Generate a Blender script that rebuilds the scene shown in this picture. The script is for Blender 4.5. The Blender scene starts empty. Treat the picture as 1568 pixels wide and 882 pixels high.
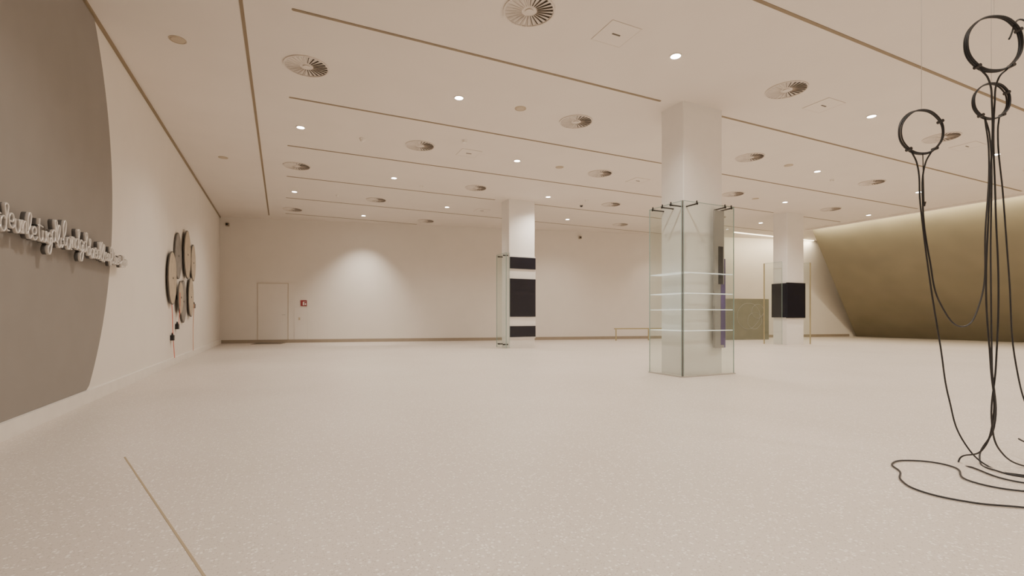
import bpy, bmesh, math, random
from mathutils import Vector, Matrix
random.seed(4)
S = bpy.context.scene
COL = S.collection
H = 4.63           # ceiling height
XL = -2.06         # left wall
BS = -0.2308       # back wall slope
def backY(x): return 20.5 + BS*(x-XL)

# ------------------------------------------------------------------ materials
def mat(name, col, rough=0.6, metal=0.0, var=0.03, scale=6.0, bump=0.0, spec=0.5, emit=None, es=0.0):
    m = bpy.data.materials.new(name); m.use_nodes = True
    n = m.node_tree.nodes; l = m.node_tree.links
    b = n['Principled BSDF']
    b.inputs['Roughness'].default_value = rough
    b.inputs['Metallic'].default_value = metal
    b.inputs['Specular IOR Level'].default_value = spec
    tc = n.new('ShaderNodeTexCoord')
    no = n.new('ShaderNodeTexNoise'); no.inputs['Scale'].default_value = scale; no.inputs['Detail'].default_value = 1
    l.new(tc.outputs['Object'], no.inputs['Vector'])
    r = n.new('ShaderNodeValToRGB')
    r.color_ramp.elements[0].position = .3; r.color_ramp.elements[1].position = .7
    r.color_ramp.elements[0].color = tuple(max(0, c*(1-var)) for c in col)+(1,)
    r.color_ramp.elements[1].color = tuple(min(1, c*(1+var)) for c in col)+(1,)
    l.new(no.outputs['Fac'], r.inputs['Fac']); l.new(r.outputs['Color'], b.inputs['Base Color'])
    if bump:
        bp = n.new('ShaderNodeBump'); bp.inputs['Strength'].default_value = bump; bp.inputs['Distance'].default_value = .01
        l.new(no.outputs['Fac'], bp.inputs['Height']); l.new(bp.outputs['Normal'], b.inputs['Normal'])
    if emit:
        b.inputs['Emission Color'].default_value = (*emit, 1); b.inputs['Emission Strength'].default_value = es
        m.cycles.emission_sampling = 'NONE'
    return m

def floor_mat():
    m = bpy.data.materials.new('terrazzo_floor'); m.use_nodes = True
    n = m.node_tree.nodes; l = m.node_tree.links; b = n['Principled BSDF']
    tc = n.new('ShaderNodeTexCoord')
    v1 = n.new('ShaderNodeTexVoronoi'); v1.inputs['Scale'].default_value = 62
    v2 = n.new('ShaderNodeTexVoronoi'); v2.inputs['Scale'].default_value = 120
    no = n.new('ShaderNodeTexNoise'); no.inputs['Scale'].default_value = .6; no.inputs['Detail'].default_value = 2
    for x in (v1, v2, no): l.new(tc.outputs['Object'], x.inputs['Vector'])
    base = n.new('ShaderNodeValToRGB')
    base.color_ramp.elements[0].position=.3; base.color_ramp.elements[1].position=.7
    base.color_ramp.elements[0].color = (.59,.52,.452,1); base.color_ramp.elements[1].color = (.64,.57,.50,1)
    l.new(no.outputs['Fac'], base.inputs['Fac'])
    def chip(v, thr, colour, prev):
        sep = n.new('ShaderNodeSeparateColor'); l.new(v.outputs['Color'], sep.inputs['Color'])
        gt = n.new('ShaderNodeMath'); gt.operation='GREATER_THAN'; gt.inputs[1].default_value = thr
        l.new(sep.outputs['Red'], gt.inputs[0])
        lt = n.new('ShaderNodeMath'); lt.operation='LESS_THAN'; lt.inputs[1].default_value = .42
        l.new(v.outputs['Distance'], lt.inputs[0])
        mu = n.new('ShaderNodeMath'); mu.operation='MULTIPLY'
        l.new(gt.outputs[0], mu.inputs[0]); l.new(lt.outputs[0], mu.inputs[1])
        mx = n.new('ShaderNodeMix'); mx.data_type='RGBA'
        l.new(mu.outputs[0], mx.inputs['Factor']); l.new(prev, mx.inputs['A']); mx.inputs['B'].default_value = colour
        return mx.outputs['Result']
    c = chip(v1, .76, (.81,.76,.69,1), base.outputs['Color'])
    c = chip(v2, .74, (.48,.41,.345,1), c)
    l.new(c, b.inputs['Base Color'])
    b.inputs['Roughness'].default_value = .38; b.inputs['Specular IOR Level'].default_value = .45
    return m

def glass_mat(name, tint=(.91,.945,.925)):
    m = bpy.data.materials.new(name); m.use_nodes = True
    n = m.node_tree.nodes; l = m.node_tree.links; n.remove(n['Principled BSDF'])
    out = n['Material Output']
    tr = n.new('ShaderNodeBsdfTransparent'); tr.inputs['Color'].default_value = (*tint,1)
    g = n.new('ShaderNodeBsdfGlossy'); g.inputs['Roughness'].default_value = .02; g.inputs['Color'].default_value=(.9,.95,.93,1)
    lw = n.new('ShaderNodeLayerWeight'); lw.inputs['Blend'].default_value = .5
    p = n.new('ShaderNodeMath'); p.operation='POWER'; p.inputs[1].default_value = 4
    a = n.new('ShaderNodeMath'); a.operation='MULTIPLY_ADD'; a.inputs[1].default_value=.6; a.inputs[2].default_value=.06
    l.new(lw.outputs['Facing'], p.inputs[0]); l.new(p.outputs[0], a.inputs[0])
    mx = n.new('ShaderNodeMixShader')
    l.new(a.outputs[0], mx.inputs[0]); l.new(tr.outputs[0], mx.inputs[1]); l.new(g.outputs[0], mx.inputs[2])
    l.new(mx.outputs[0], out.inputs['Surface'])
    return m

M = dict(
 wall = mat('warm_white_paint', (.775,.72,.65), .8, var=.012, scale=2),
 ceil = mat('ceiling_paint', (.765,.70,.63), .85, var=.012, scale=1.5),
 colm = mat('column_paint', (.82,.785,.74), .7, var=.01),
 floor = floor_mat(),
 slope = mat('ochre_plaster', (.225,.195,.13), .75, var=.07, scale=1.0, bump=.1),
 slot = mat('slot_bronze', (.25,.19,.12), .6),
 grey = mat('grey_mural', (.27,.245,.222), .85, var=.02, scale=3),
 base = mat('baseboard_white', (.80,.75,.68), .5),
 basedark = mat('baseboard_taupe', (.33,.27,.20), .6),
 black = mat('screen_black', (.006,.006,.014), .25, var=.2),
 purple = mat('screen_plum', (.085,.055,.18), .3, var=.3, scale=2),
 reflect_grey = mat('painted_reflection', (.30,.28,.26), .3, var=.15, scale=2),  # grey painted in for the dark reflection on the case glass
 metal = mat('brushed_metal', (.55,.53,.5), .3, 1.0),
 dark = mat('dark_metal', (.04,.036,.034), .4, .6),
 cable = mat('black_cable', (.010,.009,.010), .5),
 glass = glass_mat('clear_glass'),
 gedge = mat('glass_edge', (.30,.40,.36), .2),
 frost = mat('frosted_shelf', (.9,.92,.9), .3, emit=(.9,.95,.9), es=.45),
 lamp = mat('lamp_lens', (1,1,1), .5, emit=(1,.96,.9), es=30),
 strip = mat('led_strip', (1,1,1), .5, emit=(1,.85,.58), es=5),
 vent = mat('vent_dark', (.14,.115,.09), .7),
 ventw = mat('vent_white', (.70,.63,.56), .6),
 disc1 = mat('disc_tan', (.47,.39,.29), .7, var=.1, scale=8),
 disc2 = mat('disc_grey', (.24,.22,.20), .6, var=.15, scale=8),
 rim = mat('disc_rim', (.11,.095,.08), .5),
 red = mat('red_cord', (.7,.16,.10), .5),
 orange = mat('orange_cord', (.7,.42,.30), .5),
 signr = mat('sign_red', (.28,.03,.035), .5),
 silver = mat('letter_silver', (.68,.65,.62), .35, .4),
 lgrey = mat('letter_side', (.09,.085,.08), .5),
 olive = mat('olive_glass', (.21,.205,.145), .25, var=.08, scale=2),
 line = mat('etched_line', (.40,.40,.33), .4),
 beige = mat('detector_beige', (.50,.41,.30), .5),
 joint = mat('floor_joint', (.36,.28,.17), .5),
 yel = mat('brass_rail', (.45,.38,.22), .35, .3),
)

# ------------------------------------------------------------------ mesh builder
class MB:
    def __init__(s): s.v=[]; s.f=[]; s.m=[]; s.mats=[]; s.sm=[]
    def mi(s, k):
        if k not in s.mats: s.mats.append(k)
        return s.mats.index(k)
    def add(s, vs, fs, k, smooth=False):
        o=len(s.v); s.v += [tuple(x) for x in vs]; i=s.mi(k)
        for f in fs: s.f.append([o+a for a in f]); s.m.append(i); s.sm.append(smooth)
    def box(s, a, b, k):
        x0,y0,z0=a; x1,y1,z1=b
        vs=[(x0,y0,z0),(x1,y0,z0),(x1,y1,z0),(x0,y1,z0),(x0,y0,z1),(x1,y0,z1),(x1,y1,z1),(x0,y1,z1)]
        s.add(vs,[(0,3,2,1),(4,5,6,7),(0,1,5,4),(1,2,6,5),(2,3,7,6),(3,0,4,7)],k)
    def prism(s, poly, z0, z1, k):
        ar=sum(poly[i][0]*poly[(i+1)%len(poly)][1]-poly[(i+1)%len(poly)][0]*poly[i][1] for i in range(len(poly)))
        if ar<0: poly=list(reversed(poly))
        n=len(poly)
        vs=[(x,y,z0) for x,y in poly]+[(x,y,z1) for x,y in poly]
        fs=[tuple(reversed(range(n))),tuple(range(n,2*n))]+[(i,(i+1)%n,n+(i+1)%n,n+i) for i in range(n)]
        s.add(vs,fs,k)
    def cyl(s, c, r0, r1, h, k, axis='Z', n=32, smooth=True, sq=1.0):
        def T(x,y,z):
            if axis=='Z': return (c[0]+x,c[1]+y,c[2]+z)
            if axis=='X': return (c[0]+z,c[1]+x*sq,c[2]+y)
            return (c[0]+y,c[1]+z,c[2]+x)
        vs=[T(r0*math.cos(2*math.pi*i/n),r0*math.sin(2*math.pi*i/n),0) for i in range(n)]
        vs+=[T(r1*math.cos(2*math.pi*i/n),r1*math.sin(2*math.pi*i/n),h) for i in range(n)]
        s.add(vs,[(i,(i+1)%n,n+(i+1)%n,n+i) for i in range(n)],k,smooth)
        s.add(vs,[tuple(reversed(range(n))),tuple(range(n,2*n))],k)
    def ring(s, c, ri, ro, z0, z1, k, n=40):
        vs=[]
        for (r,z) in ((ri,z0),(ro,z0),(ro,z1),(ri,z1)):
            vs+=[(c[0]+r*math.cos(2*math.pi*i/n),c[1]+r*math.sin(2*math.pi*i/n),c[2]+z) for i in range(n)]
        fs=[]
        for q in range(4):
            for i in range(n):
                j=(i+1)%n; q2=(q+1)%4
                fs.append((q*n+j,q*n+i,q2*n+i,q2*n+j))
        s.add(vs,fs,k)
    def mesh(s, name):
        me=bpy.data.meshes.new(name); me.from_pydata(s.v,[],s.f)
        for k in s.mats: me.materials.append(M[k])
        for p,i,sm in zip(me.polygons,s.m,s.sm): p.material_index=i; p.use_smooth=sm
        me.update()
        return me
    def obj(s, name, parent=None, loc=(0,0,0)):
        o=bpy.data.objects.new(name,s.mesh(name)); COL.objects.link(o); o.location=loc
        if parent: o.parent=parent
        return o

def empty(name, loc=(0,0,0), rz=0):
    e=bpy.data.objects.new(name,None); COL.objects.link(e); e.location=loc; e.rotation_euler=(0,0,rz); e.empty_display_size=.2
    return e
def curve_obj(name, strokes, r, k, parent=None, cyclic=False, loc=(0,0,0), extrude=0, dims='3D', rot=None, bres=3):
    cu=bpy.data.curves.new(name,'CURVE'); cu.dimensions=dims; cu.bevel_depth=r; cu.bevel_resolution=bres; cu.resolution_u=10; cu.extrude=extrude
    if dims=='2D': cu.fill_mode='NONE'
    for pts in strokes:
        sp=cu.splines.new('BEZIER'); sp.bezier_points.add(len(pts)-1)
        for p,q in zip(sp.bezier_points,pts):
            p.co=q; p.handle_left_type=p.handle_right_type='AUTO'
        sp.use_cyclic_u=cyclic
    cu.materials.append(M[k])
    tmp=bpy.data.objects.new(name+'_c',cu); COL.objects.link(tmp)
    dg=bpy.context.evaluated_depsgraph_get()
    me=bpy.data.meshes.new_from_object(tmp.evaluated_get(dg)); me.name=name
    bpy.data.objects.remove(tmp)
    for p in me.polygons: p.use_smooth=True
    o=bpy.data.objects.new(name,me); COL.objects.link(o); o.location=loc
    if rot: o.rotation_euler=rot
    if parent: o.parent=parent
    return o
def tube(name, pts, r, k, parent=None, cyclic=False, loc=(0,0,0)):
    return curve_obj(name,[pts],r,k,parent,cyclic,loc)

# ------------------------------------------------------------------ shell
Y0=-4.0; XR=28.0
b=MB(); b.prism([(XL,Y0),(XR,Y0),(XR,backY(XR)),(XL,backY(XL))],-.1,0,'floor'); b.obj('floor')
b=MB(); b.prism([(XL,Y0),(XR,Y0),(XR,backY(XR)),(XL,backY(XL))],H,H+.15,'ceil'); b.obj('ceiling')
b=MB(); b.box((XL-.15,Y0,0),(XL,backY(XL),H),'wall'); b.obj('wall_left')
b=MB(); b.prism([(XL-.15,backY(XL-.15)),(XR+.15,backY(XR+.15)),(XR+.15,backY(XR+.15)+.15),(XL-.15,backY(XL-.15)+.15)],0,H,'wall'); b.obj('wall_back')
b=MB(); b.box((XR,Y0,0),(XR+.15,backY(XR),H),'wall'); b.obj('wall_right')
b=MB(); b.box((XL-.15,Y0-.15,0),(XR+.15,Y0,H),'wall'); b.obj('wall_front')
b=MB()
T0=(20.2,Y0+.01,H);T1=(20.2,12.9,H);B0=(25.5,Y0+.01,0);B1=(25.4,14.05,0)
o=.35
vs=[T0,T1,B1,B0]+[(p[0]+o,p[1],p[2]) for p in (T0,T1,B1,B0)]
b.add(vs,[(0,1,2,3),(7,6,5,4),(0,4,5,1),(1,5,6,2),(2,6,7,3),(3,7,4,0)],'slope')
b.obj('wall_sloping')
b=MB(); b.box((XL,Y0,0),(XL+.05,backY(XL)-.02,.14),'base'); b.obj('baseboard_left')
b=MB(); b.prism([(XL+.05,backY(XL+.05)-.03),(XR-2.9,backY(XR-2.9)-.03),(XR-2.9,backY(XR-2.9)),(XL+.05,backY(XL+.05))],0,.12,'basedark'); b.obj('baseboard_back')
# ceiling slots
cols=[(6.10,6.08),(6.33,13.50),(15.88,11.03)]
CW,CD=.91,.53
def slot(b,x0,x1,y,w=.022):
    n=10
    poly=[(x1-w+w*math.cos(-math.pi/2+math.pi*i/n), y+w*math.sin(-math.pi/2+math.pi*i/n)) for i in range(n+1)]
    poly+=[(x0+w+w*math.cos(math.pi/2+math.pi*i/n), y+w*math.sin(math.pi/2+math.pi*i/n)) for i in range(n+1)]
    b.prism(poly,H-.006,H,'slot')
i=1
for y in (1.28,3.78,6.26,8.8,11.3,13.8,16.3,18.8):
    xe=min(19.4,(20.5-y)/-BS+XL-.5)
    segs=[(.1,xe)]
    for cx,cy in cols:
        if cy-.1<y<cy+CD+.1:
            segs=[(.1,cx-.33),(cx+CW+.15,xe)]
    b=MB()
    for s0,s1 in segs: slot(b,s0,s1,y)
    b.obj('trim_%d'%i); i+=1
b=MB(); b.box((-.45,-3,H-.006),(-.41,19.4,H),'slot'); b.obj('trim_%d'%i); i+=1
b=MB(); b.box((XL,Y0,H-.035),(XL+.035,backY(XL)-.02,H),'slot'); b.obj('trim_%d'%i); i+=1  # dark strip painted in for the shadow gap between left wall and ceiling
b=MB(); b.box((19.72,Y0+.05,H-.05),(19.88,12.9,H),'ceil'); b.box((19.90,Y0+.05,H-.02),(19.98,12.9,H-.001),'strip'); b.obj('trim_%d'%i)
b=MB()
p0=Vector((-1.01,4.27)); p1=p0+(Vector((-.27,2.18))-p0)*2
nn=(p1-p0).normalized(); nn=Vector((-nn.y,nn.x))*.005
b.prism([tuple(p0-nn),tuple(p1-nn),tuple(p1+nn),tuple(p0+nn)],0,.0015,'joint'); b.obj('trim_floor_joint')

# ------------------------------------------------------------------ columns
def column():
    b=MB(); ch=.012
    poly=[(ch,0),(CW-ch,0),(CW,ch),(CW,CD-ch),(CW-ch,CD),(ch,CD),(0,CD-ch),(0,ch)]
    b.prism(poly,0,H,'colm')
    return b
def pane(b,p0,p1,z0,z1,t=.012):
    p0=Vector(p0);p1=Vector(p1);d=(p1-p0).normalized();n=Vector((-d.y,d.x))*t/2
    e=d*.006
    a=p0+e; c=p1-e
    b.add([(a.x,a.y,z0),(c.x,c.y,z0),(c.x,c.y,z1-.008),(a.x,a.y,z1-.008)],[(0,1,2,3)],'glass')
    b.prism([tuple(p0-n),tuple(p0+e-n),tuple(p0+e+n),tuple(p0+n)],z0,z1,'gedge')
    b.prism([tuple(p1-e-n),tuple(p1-n),tuple(p1+n),tuple(p1-e+n)],z0,z1,'gedge')
    b.prism([tuple(p0+e-n),tuple(p1-e-n),tuple(p1-e+n),tuple(p0+e+n)],z1-.008,z1,'gedge')
for c in cols: column().obj('square_column',loc=(*c,0))
gc=empty('display_case',(5.86,5.86,0))
b=MB(); GW,GD,GH=1.2,.80,2.88
g=.02
pane(b,(g,0),(GW-g,0),.01,GH); pane(b,(0,g),(0,GD-g),.01,GH); pane(b,(g,GD),(GW-g,GD),.01,GH); pane(b,(GW,g),(GW,GD-g),.01,GH)
b.obj('glass_panes',gc)
b=MB()
for z in (.75,1.10,1.37,1.71):
    b.box((.015,.015,z),(.22,GD-.03,z+.014),'frost'); b.box((.22,.015,z),(GW-.03,.055,z+.014),'frost')
b.obj('glass_shelves',gc)
b=MB()
b.box((0-.01,0-.01,0),(GW+.01,.02,.02),'metal'); b.box((-.01,.02,0),(.02,GD,.02),'metal')
b.box((-.004,-.004,.02),(.006,.006,GH),'dark')
CZ=GH-.03
for (x,y) in ((.30,0),(.95,0),(1.1,0)):
    b.cyl((x,-.02,CZ),.012,.012,.235,'dark','Y',14); b.cyl((x,-.025,CZ),.02,.02,.012,'dark','Y',14)
    b.box((x-.008,-.02,CZ),(x+.008,-.004,CZ+.05),'dark')
for y in (.25,.45,.68):
    b.cyl((-.02,y,CZ),.012,.012,.255,'dark','X',14); b.cyl((-.025,y,CZ),.02,.02,.012,'dark','X',14)
    b.box((-.02,y-.008,CZ),(-.004,y+.008,CZ+.05),'dark')
b.obj('clamps',gc)
b=MB(); b.box((.84,.10,.45),(1.06,.14,2.82),'reflect_grey'); b.box((.92,.095,1.55),(1.03,.10,2.2),'black'); b.box((.98,.095,.50),(1.06,.10,1.55),'purple')  # tall grey strip paints a glass reflection; black and purple parts are the screen
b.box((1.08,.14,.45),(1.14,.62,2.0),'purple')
b.obj('screen_and_reflection',gc)

ms=empty('stacked_wall_screens',(*cols[1],0))
b=MB(); b.box((0,-.05,.30),(CW,-.001,2.88),'colm'); b.obj('housing',ms)
b=MB()
for z0,z1 in ((2.47,2.83),(.98,2.16),(.35,.69)):
    b.box((.01,-.075,z0),(CW-.01,-.05,z1),'black')
b.obj('screens',ms)
ge=empty('column_glass_casing',(cols[1][0]-.14,cols[1][1]-.1,0))
b=MB(); pane(b,(0,0),(0,.72),.01,2.95); pane(b,(.01,0),(.12,0),.01,2.95); pane(b,(0.01,.72),(.7,.72),.01,2.95)
b.obj('pane',ge)
b=MB()
for y in (.16,.56):
    for z in (.12,2.88): b.cyl((-.03,y,z),.022,.022,.165,'dark','X',12)
b.obj('clamps',ge)

ws=empty('wraparound_screen',(*cols[2],0))
b=MB()
b.box((-.05,-.05,.95),(CW+.02,-.001,2.15),'black'); b.box((-.05,0,.95),(-.001,CD+.02,2.15),'black')
b.obj('screen',ws)
b=MB(); b.box((-.05,-.05,.93),(CW+.02,-.001,.95),'dark'); b.box((-.05,-.05,2.15),(CW+.02,-.001,2.17),'dark'); b.obj('frame',ws)
gp=empty('glass_fin',(15.72,10.9,0))
b=MB(); pane(b,(0,.2),(0,.9),.01,2.9)
b.box((-.01,.88,0),(.02,.91,2.9),'yel')
b.obj('pane',gp)
gp=empty('glass_fin',(16.94,10.9,0))
b=MB(); pane(b,(0,0),(0,.8),.01,2.9); b.box((-.01,-.02,0),(.02,.01,2.9),'yel'); b.box((-.01,.78,0),(.02,.81,2.9),'yel')
b.obj('pane',gp)

# ------------------------------------------------------------------ left wall art
b=MB(); n=160; cy,cz,R=4.55,2.5,3.56
pts=[]
for k in range(n):
    a=2*math.pi*k/n; y=cy+R*math.cos(a); z=cz+R*math.sin(a)
    z=min(z,H-.04); z=max(z,.142)
    pts.append((y,z))
vs=[(XL+.001,y,z) for y,z in pts]+[(XL+.012,y,z) for y,z in pts]
b.add(vs,[tuple(reversed(range(n))),tuple(range(n,2*n))]+[(i,(i+1)%n,n+(i+1)%n,n+i) for i in range(n)],'grey')
b.obj('grey_circle_mural')

ls=empty('raised_wall_lettering',(XL+.013,3.2,1.585))
G={
 'e':[(0,.45),(.55,.55),(.5,.95),(.2,.9),(.08,.4),(.35,.02),(.8,.3)],
 'l':[(0,.3),(.45,1.2),(.38,1.9),(.15,1.6),(.12,.5),(.3,.02),(.65,.3)],
 'a':[(.65,.85),(.3,1.0),(.05,.5),(.3,.03),(.6,.5),(.66,.95),(.66,.2),(.9,.1)],
 'n':[(0,.3),(.15,1.0),(.15,.02),(.25,.7),(.5,1.0),(.62,.6),(.62,.1),(.85,.2)],
 'g':[(.65,.85),(.3,1.0),(.05,.5),(.3,.05),(.62,.6),(.62,-.5),(.35,-.85),(.1,-.5),(.8,.3)],
 'd':[(.62,.8),(.3,.95),(.05,.45),(.3,.03),(.6,.5),(.66,1.8),(.64,.2),(.9,.15)],
 't':[(.3,1.6),(.28,.3),(.45,.02),(.75,.3)],
 'i':[(.1,.9),(.12,.2),(.3,.02),(.5,.3)],
 'u':[(.05,.95),(.08,.25),(.3,.02),(.55,.3),(.6,.95),(.62,.2),(.85,.1)],
 'f':[(.65,1.7),(.45,1.9),(.3,1.4),(.3,-.6),(.45,-.8),(.45,0),(.8,.3)],
}
strokes=[]
y=0
while y<5.15:
    s=.135 if y<4.2 else .105
    ch=random.choice('elandntiufeadgl')
    gpts=G[ch]; sc_=s*random.uniform(.9,1.15); dz=random.uniform(-.02,.03)
    strokes.append([(y+px*sc_, dz+.09+pz*sc_*.85, 0) for px,pz in gpts])
    if ch in 'tf': strokes.append([(y-.02*sc_,dz+.09+1.05*sc_*.85,0),(y+.4*sc_,dz+.09+.95*sc_,0),(y+.75*sc_,dz+.09+.9*sc_,0)])
    y+=(gpts[-1][0]*.93)*sc_
rot=(math.pi/2,0,math.pi/2)
curve_obj('script_letters',strokes,.0065,'silver',ls,rot=rot,loc=(.088,0,0),extrude=.008,dims='2D',bres=1)
curve_obj('script_letters_backing',strokes,.007,'lgrey',ls,rot=rot,loc=(.060,0,0),extrude=.011,dims='2D',bres=1)
b=MB(); b.box((.038,0,.14),(.046,y,.15),'dark')
yy=.2
while yy<y: b.cyl((0,yy,.147),.008,.008,.05,'metal','X',8); yy+=.4
b.obj('mounting_rail',ls)

dc=empty('disc_wall_sculpture',(XL,13.1,0))
D=[(11.75,1.77,.54,'disc1',.04),(12.5,2.30,.50,'disc2',.015),(13.4,2.43,.56,'disc1',.05),(14.35,2.33,.46,'disc1',.03),
   (12.5,1.40,.36,'disc1',.06),(13.1,1.33,.48,'disc2',.015),(13.95,1.46,.48,'disc1',.04)]
for i,(y,z,r,k,off) in enumerate(D):
    b=MB(); yy=y-13.1; q=.72
    b.cyl((0,yy,z),.05,.05,off,'dark','X',12)
    b.cyl((off,yy,z),r,r,.022,'rim','X',56,sq=q)
    b.cyl((off+.022,yy,z),r-.02,r-.03,.006,k,'X',56,sq=q)
    b.cyl((off+.022,yy,z),.025,.02,.012,'dark','X',12)
    b.obj('disc_%d'%i,dc)
tube('cord_red',[(.04,-1.32,1.24),(.04,-1.25,1.0),(.04,-1.2,.6),(.06,-1.15,.14)],.007,'red',dc)
tube('cord_red_upper',[(.10,-.82,1.5),(.09,-.76,1.2),(.05,-.7,.75)],.005,'red',dc)
tube('cord_orange',[(.08,1.15,1.3),(.06,1.15,.8),(.06,1.15,.14)],.008,'orange',dc)
b=MB()
for y,z in ((-1.2,.50),(-.7,.72),(1.45,1.2)):
    b.box((0,y-.06,z),(.06,y+.06,z+.11),'cable'); b.cyl((.03,y,z+.11),.02,.012,.05,'cable')
b.obj('plugs',dc)

# ------------------------------------------------------------------ back wall furniture
ang=math.atan(BS)
def onback(name,x): return empty(name,(x,backY(x),0),ang)
e=onback('door_1',-.81)
b=MB(); w=1.03
b.box((0,-.012,.0),(w,-.001,2.22),'wall')
for a,c in (((-.015,-.02,0),(0,-.001,2.235)),((w,-.02,0),(w+.015,-.001,2.235)),((-.015,-.02,2.22),(w+.015,-.001,2.235))): b.box(a,c,'beige')
b.cyl((w-.1,-.06,1.05),.012,.012,.05,'metal','Y',10); b.box((w-.2,-.07,1.04),(w-.09,-.055,1.06),'metal')
b.obj('leaf',e)
b=MB(); b.box((-.02,-.055,0),(w+.02,-.03,.11),'basedark')
b.obj('kick_plate',e)
e=onback('floor_grille',-.80)
b=MB(); b.box((0,-.95,0),(1.0,-.12,.012),'basedark')
for i in range(14): b.box((.04+i*.068,-.93,.012),(.075+i*.068,-.14,.017),'vent')
b.obj('grille',e)
e=onback('access_panel',.42)
b=MB(); w=.45
b.box((0,-.008,.12),(w,-.001,1.34),'wall')
for a,c in (((-.006,-.012,.12),(0,-.001,1.35)),((w,-.012,.12),(w+.006,-.001,1.35)),((0,-.012,1.34),(w,-.001,1.35))): b.box(a,c,'ventw')
b.box((.14,-.02,.85),(.20,-.001,.95),'beige')
b.obj('panel',e)
e=onback('fire_extinguisher_sign',.63)
b=MB(); b.box((0,-.02,1.38),(.22,-.001,1.60),'signr')
b.box((.08,-.024,1.41),(.13,-.02,1.52),'base'); b.cyl((.105,-.024,1.53),.02,.02,.004,'base','Y',12); b.box((.13,-.024,1.53),(.19,-.02,1.545),'base'); b.box((.155,-.024,1.42),(.195,-.02,1.49),'base')
b.obj('plate',e)
e=empty('etched_panel',(16.0,14.55,0),ang)
b=MB(); b.box((0,0,0),(2.9,.04,1.72),'olive'); b.box((0,-.01,1.72),(2.9,.05,1.735),'yel')
b.obj('panel',e)
for i,(x,z,r) in enumerate(((1.9,1.0,.55),(2.2,.8,.35),(2.35,1.2,.3))):
    tube('etched_swirl_%d'%i,[(x+r*math.cos(a*math.pi/4)*(.8 if a>6 else 1),-.006,z+r*math.sin(a*math.pi/4)) for a in range(8)],.006,'line',e,True)
e=empty('low_handrail',(12.2,15.9,0),ang)
b=MB(); b.box((0,-.03,.46),(3.0,.03,.51),'yel')
for x in (.05,1.5,2.9): b.box((x,-.02,0),(x+.04,.02,.46),'yel')
b.obj('rail',e)

# ------------------------------------------------------------------ ceiling fittings
def diffuser_mesh():
    b=MB(); R=.31
    b.ring((0,0,0),R-.02,R,-.015,0,'ventw')
    b.cyl((0,0,-.003),R-.02,R-.02,.003,'ventw')
    b.cyl((0,0,-.016),.05,.05,.012,'ventw',n=24)
    N=26
    for i in range(N):
        a=2*math.pi*i/N
        def P(r,t,z):
            aa=a+t; return (r*math.cos(aa),r*math.sin(aa),z)
        b.add([P(.10,.0,-.0045),P(.28,.0,-.0045),P(.28,.12,-.0045),P(.10,.12,-.0045)],[(3,2,1,0)],'vent')
        b.add([P(.09,.13,-.004),P(.285,.11,-.004),P(.285,.03,-.022),P(.09,.06,-.018)],[(3,2,1,0),(0,1,2,3)],'ventw')
    return b.mesh('ceiling_air_diffuser')
dm=diffuser_mesh()
def lamp_mesh():
    b=MB(); b.ring((0,0,0),.068,.085,-.012,0,'base',28); b.cyl((0,0,-.008),.068,.068,.006,'lamp',n=28)
    return b.mesh('recessed_downlight')
lm=lamp_mesh()
rows=[2.5,5.08,7.6,10.1,12.75,15.4,18.0]
xs=[.32,2.65,4.95,7.3,9.65,12.1,14.45,16.8,19.0]
def inroom(x,y): return y<backY(x)-.7
def clear(x,y):
    return all(not(cx-.4<x<cx+CW+.4 and cy-.4<y<cy+CD+.4) for cx,cy in cols)
LE=385
for j,y in enumerate([-2.6,0.0]+rows):
    for i,x in enumerate(xs):
        if not inroom(x,y): continue
        if (i+j)%2==0:
            if i<8:
                o=bpy.data.objects.new('ceiling_air_diffuser',dm); COL.objects.link(o); o.location=(x,y,H); o.rotation_euler=(0,0,random.random())
        elif clear(x,y):
            o=bpy.data.objects.new('recessed_downlight',lm); COL.objects.link(o); o.location=(x,y,H)
            L=bpy.data.lights.new('lamp','SPOT'); L.energy=LE; L.color=(1,.91,.81); L.spot_size=math.radians(140); L.spot_blend=1; L.shadow_soft_size=.08
            lo=bpy.data.objects.new('lamp_beam',L); COL.objects.link(lo); lo.parent=o; lo.location=(0,0,-.03)
            if y>backY(x)-2.2 and y<17: L.energy=LE*.5; L.spot_size=math.radians(105)
            if y>17:   # adjustable lamp washing the end wall
                L.spot_size=math.radians(84); L.energy=640
                lo.rotation_euler=Vector((.0,1.0,-3.7)).to_track_quat('-Z','Y').to_euler()
def disc_det(name,x,y,r,h,k):
    b=MB(); b.cyl((0,0,-h),r*.8,r,h,k,n=28); b.ring((0,0,-.006),r,r+.012,0,.006,k,28); return b.obj(name,loc=(x,y,H))
for x,y in ((-1.24,7.6),(-1.22,12.8),(3.76,7.54),(8.4,7.6),(13.2,10.2),(6.1,10.1),(11,7.6)): disc_det('ceiling_speaker',x,y,.09,.012,'beige')
for x,y in ((3.4,9.4),(8.6,12.6),(3.5,13.2),(1.5,15.3),(13.2,7.9)): disc_det('smoke_detector',x,y,.05,.05,'base')
for x,y,k in ((1.48,10.2,'base'),(8.8,13.2,'cable'),(12.6,11.2,'dark'),(9.9,9.0,'dark')):
    b=MB(); b.cyl((0,0,-.03),.06,.06,.03,'base',n=24)
    n=24
    for q in range(4):
        r0=.05*math.cos(q*math.pi/8); r1=.05*math.cos((q+1)*math.pi/8)
        z0=-.03-.05*math.sin(q*math.pi/8); z1=-.03-.05*math.sin((q+1)*math.pi/8)
        b.cyl((0,0,z1),max(r1,.002),r0,z0-z1,k,n=n)
    b.obj('dome_security_camera',loc=(x,y,H))
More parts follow.
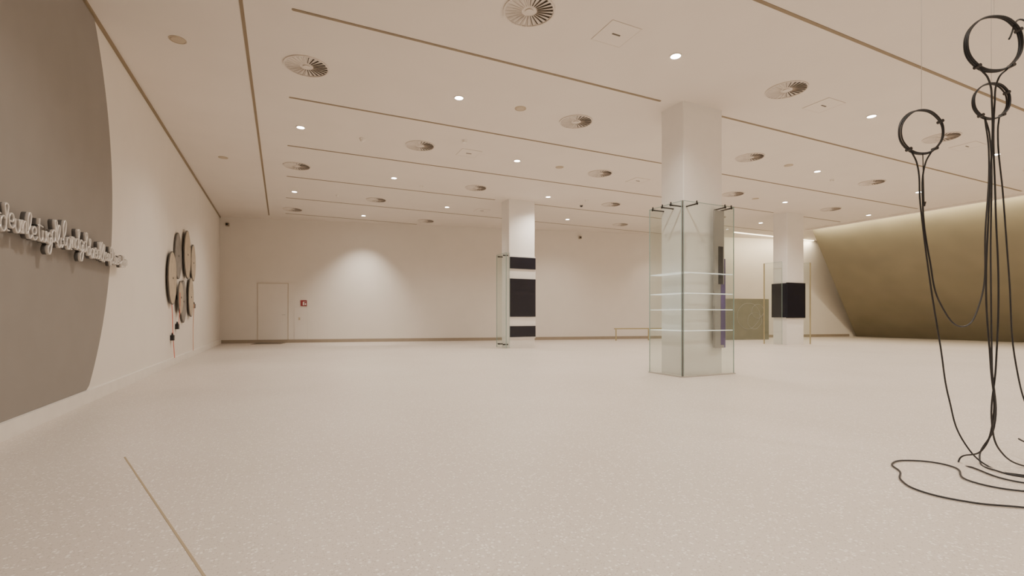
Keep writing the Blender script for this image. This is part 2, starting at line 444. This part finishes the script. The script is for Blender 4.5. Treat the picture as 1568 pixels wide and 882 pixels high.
def hatch(x,y,s=.22):
    b=MB()
    b.box((-s,-s,-.006),(s,s,0),'ceil')
    for a,c in (((-s-.01,-s-.01),(s+.01,-s)),((-s-.01,s),(s+.01,s+.01)),((-s-.01,-s),(-s,s)),((s,-s),(s+.01,s))):
        b.box((a[0],a[1],-.008),(c[0],c[1],0),'ventw')
    b.box((-.06,-.009,-.014),(.06,.009,-.006),'vent')
    b.obj('ceiling_access_hatch',loc=(x,y,H))
for x,y in ((3.88,5.02),(3.75,10.1),(8.42,5.18),(8.6,10.2),(6.2,15.4),(13.2,5.1)): hatch(x,y)
for x in (-1.8,11.5): 
    e=onback('wall_sensor',x); b=MB(); b.box((-.05,-.1,4.3),(.05,0,4.4),'basedark'); b.cyl((0,-.13,4.35),.03,.04,.03,'dark','Y',12); b.obj('body',e)

L=bpy.data.lights.new('cove_light','AREA'); L.shape='RECTANGLE'; L.size=.08; L.size_y=15.5; L.energy=480; L.color=(1,.87,.62)
lo=bpy.data.objects.new('cove_led_light',L); COL.objects.link(lo); lo.location=(19.94,5.1,H-.03)
lo.rotation_euler=(0,math.radians(-42),0)
b=MB(); b.box((17.6,14.6,H-.03),(23,14.66,H-.001),'strip'); b.obj('cove_strip_light')
L=bpy.data.lights.new('cove_light_end','AREA'); L.shape='RECTANGLE'; L.size=5; L.size_y=.1; L.energy=90; L.color=(1,.86,.6)
lo=bpy.data.objects.new('cove_led_light_end',L); COL.objects.link(lo); lo.location=(20.4,14.6,H-.05); lo.rotation_euler=(math.radians(25),0,0)

# ------------------------------------------------------------------ hanging ring + cable sculpture
th=math.radians(25.5)
def W(lat,fwd): return (fwd*math.sin(th)+lat*math.cos(th), fwd*math.cos(th)-lat*math.sin(th))
ox,oy=W(2.9,3.1)
sc=empty('hanging_cable_ring_sculpture',(ox,oy,0),-th)
def Lp(u,v,d):
    return ((u-784)/737.7*d-2.9, d-3.1, 1+(484-v)/737.7*d)
def ringo(name,u,v,rp,d,nc=3):
    cx,cy_,cz=Lp(u,v,d); R=rp*d/737.7
    for q in range(nc):
        dr=random.uniform(-.004,.004); ph=random.random()*6
        pts=[(cx+(R+dr+.004*math.sin(a*math.pi/4+ph))*math.cos(a*math.pi/4), cy_+(q-1)*.011, cz+(R+dr+.004*math.cos(a*math.pi/4*2+ph))*math.sin(a*math.pi/4)) for a in range(8)]
        tube(name+'_coil_%d'%q,pts,.005,'cable',sc,True)
    b=MB()
    for a in (-2.2,-.9,.5):
        b.cyl((cx+R*math.cos(a),cy_-.02,cz+R*math.sin(a)),.011,.011,.04,'dark','Y',12)
    b.obj(name+'_clips',sc)
    tube(name+'_wire',[(cx,cy_,cz+R),(cx,cy_,(cz+R+H)/2),(cx,cy_,H)],.0015,'metal',sc)
ringo('ring_a',1411,202,33,3.3)
ringo('ring_b',1522,67,43,3.0)
ringo('ring_c',1518,155,27,3.5)
def cab(name,pl,r=.0052):
    pts=[]
    for u,v,d in pl:
        if d is None: d=(1-.008)*737.7/(v-484)
        p=Lp(u,v,d); pts.append((p[0],p[1],max(.008,p[2])))
    tube(name,pts,r,'cable',sc)
cab('cable_1',[(1395,231,3.3),(1404,250,3.3),(1409,310,3.3),(1424,430,3.3),(1440,530,3.3),(1453,610,3.3),(1478,680,3.3),(1510,712,None),(1570,728,None),(1640,722,None)])
cab('cable_2',[(1427,231,3.3),(1417,250,3.3),(1413,310,3.3),(1424,400,3.3),(1440,465,3.3),(1475,500,3.35),(1500,465,3.4),(1509,350,3.45),(1514,230,3.5),(1508,181,3.5)])
cab('cable_3',[(1500,105,3.0),(1513,120,3.0),(1519,160,3.05),(1515,300,3.1),(1510,450,3.1),(1517,560,3.1),(1521,640,3.1),(1503,690,3.15),(1468,706,3.3),(1490,716,None),(1560,738,None),(1640,742,None)])
cab('cable_4',[(1543,105,3.0),(1529,120,3.0),(1523,160,3.05),(1524,300,3.1),(1529,450,3.1),(1525,560,3.1),(1519,650,3.1),(1533,692,3.15),(1570,714,None),(1620,715,None)])
cab('cable_5',[(1530,180,3.5),(1528,200,3.5),(1536,300,3.5),(1545,420,3.5),(1556,560,3.5),(1580,640,3.5),(1620,700,None)])
cab('cable_6',[(1508,180,3.5),(1515,205,3.5),(1517,400,3.45),(1519,560,3.4),(1522,655,3.3),(1500,700,3.3),(1530,722,None),(1600,735,None)])
cab('cable_7',[(1640,785,None),(1568,777,None),(1480,768,None),(1410,752,None),(1380,735,None),(1378,722,None),(1366,710,None),(1390,705,None),(1450,712,None),(1490,738,None),(1568,752,None),(1640,745,None)])
cab('cable_8',[(1545,60,3.0),(1565,30,3.0),(1590,200,3.0),(1600,450,3.0),(1610,600,3.1),(1600,680,3.2),(1560,672,3.5),(1600,690,None)])
tube('plumb_bob_wire',[Lp(1413,235,3.3),Lp(1415,312,3.3)],.003,'dark',sc)
b=MB(); p=Lp(1415,316,3.3); b.cyl(p,.006,.012,.03,'dark',n=12); b.obj('plumb_bob',sc)

# ------------------------------------------------------------------ world + camera
w=bpy.data.worlds.new('World'); S.world=w; w.use_nodes=True
w.node_tree.nodes['Background'].inputs[0].default_value=(1,.9,.78,1); w.node_tree.nodes['Background'].inputs[1].default_value=.3
c=bpy.data.cameras.new('camera'); c.sensor_width=36; c.lens=737.7/1568*36; c.shift_y=43/1568; c.clip_start=.05
co=bpy.data.objects.new('camera',c); COL.objects.link(co); co.location=(0,0,1.0); co.rotation_euler=(math.pi/2,0,-th)
S.camera=co
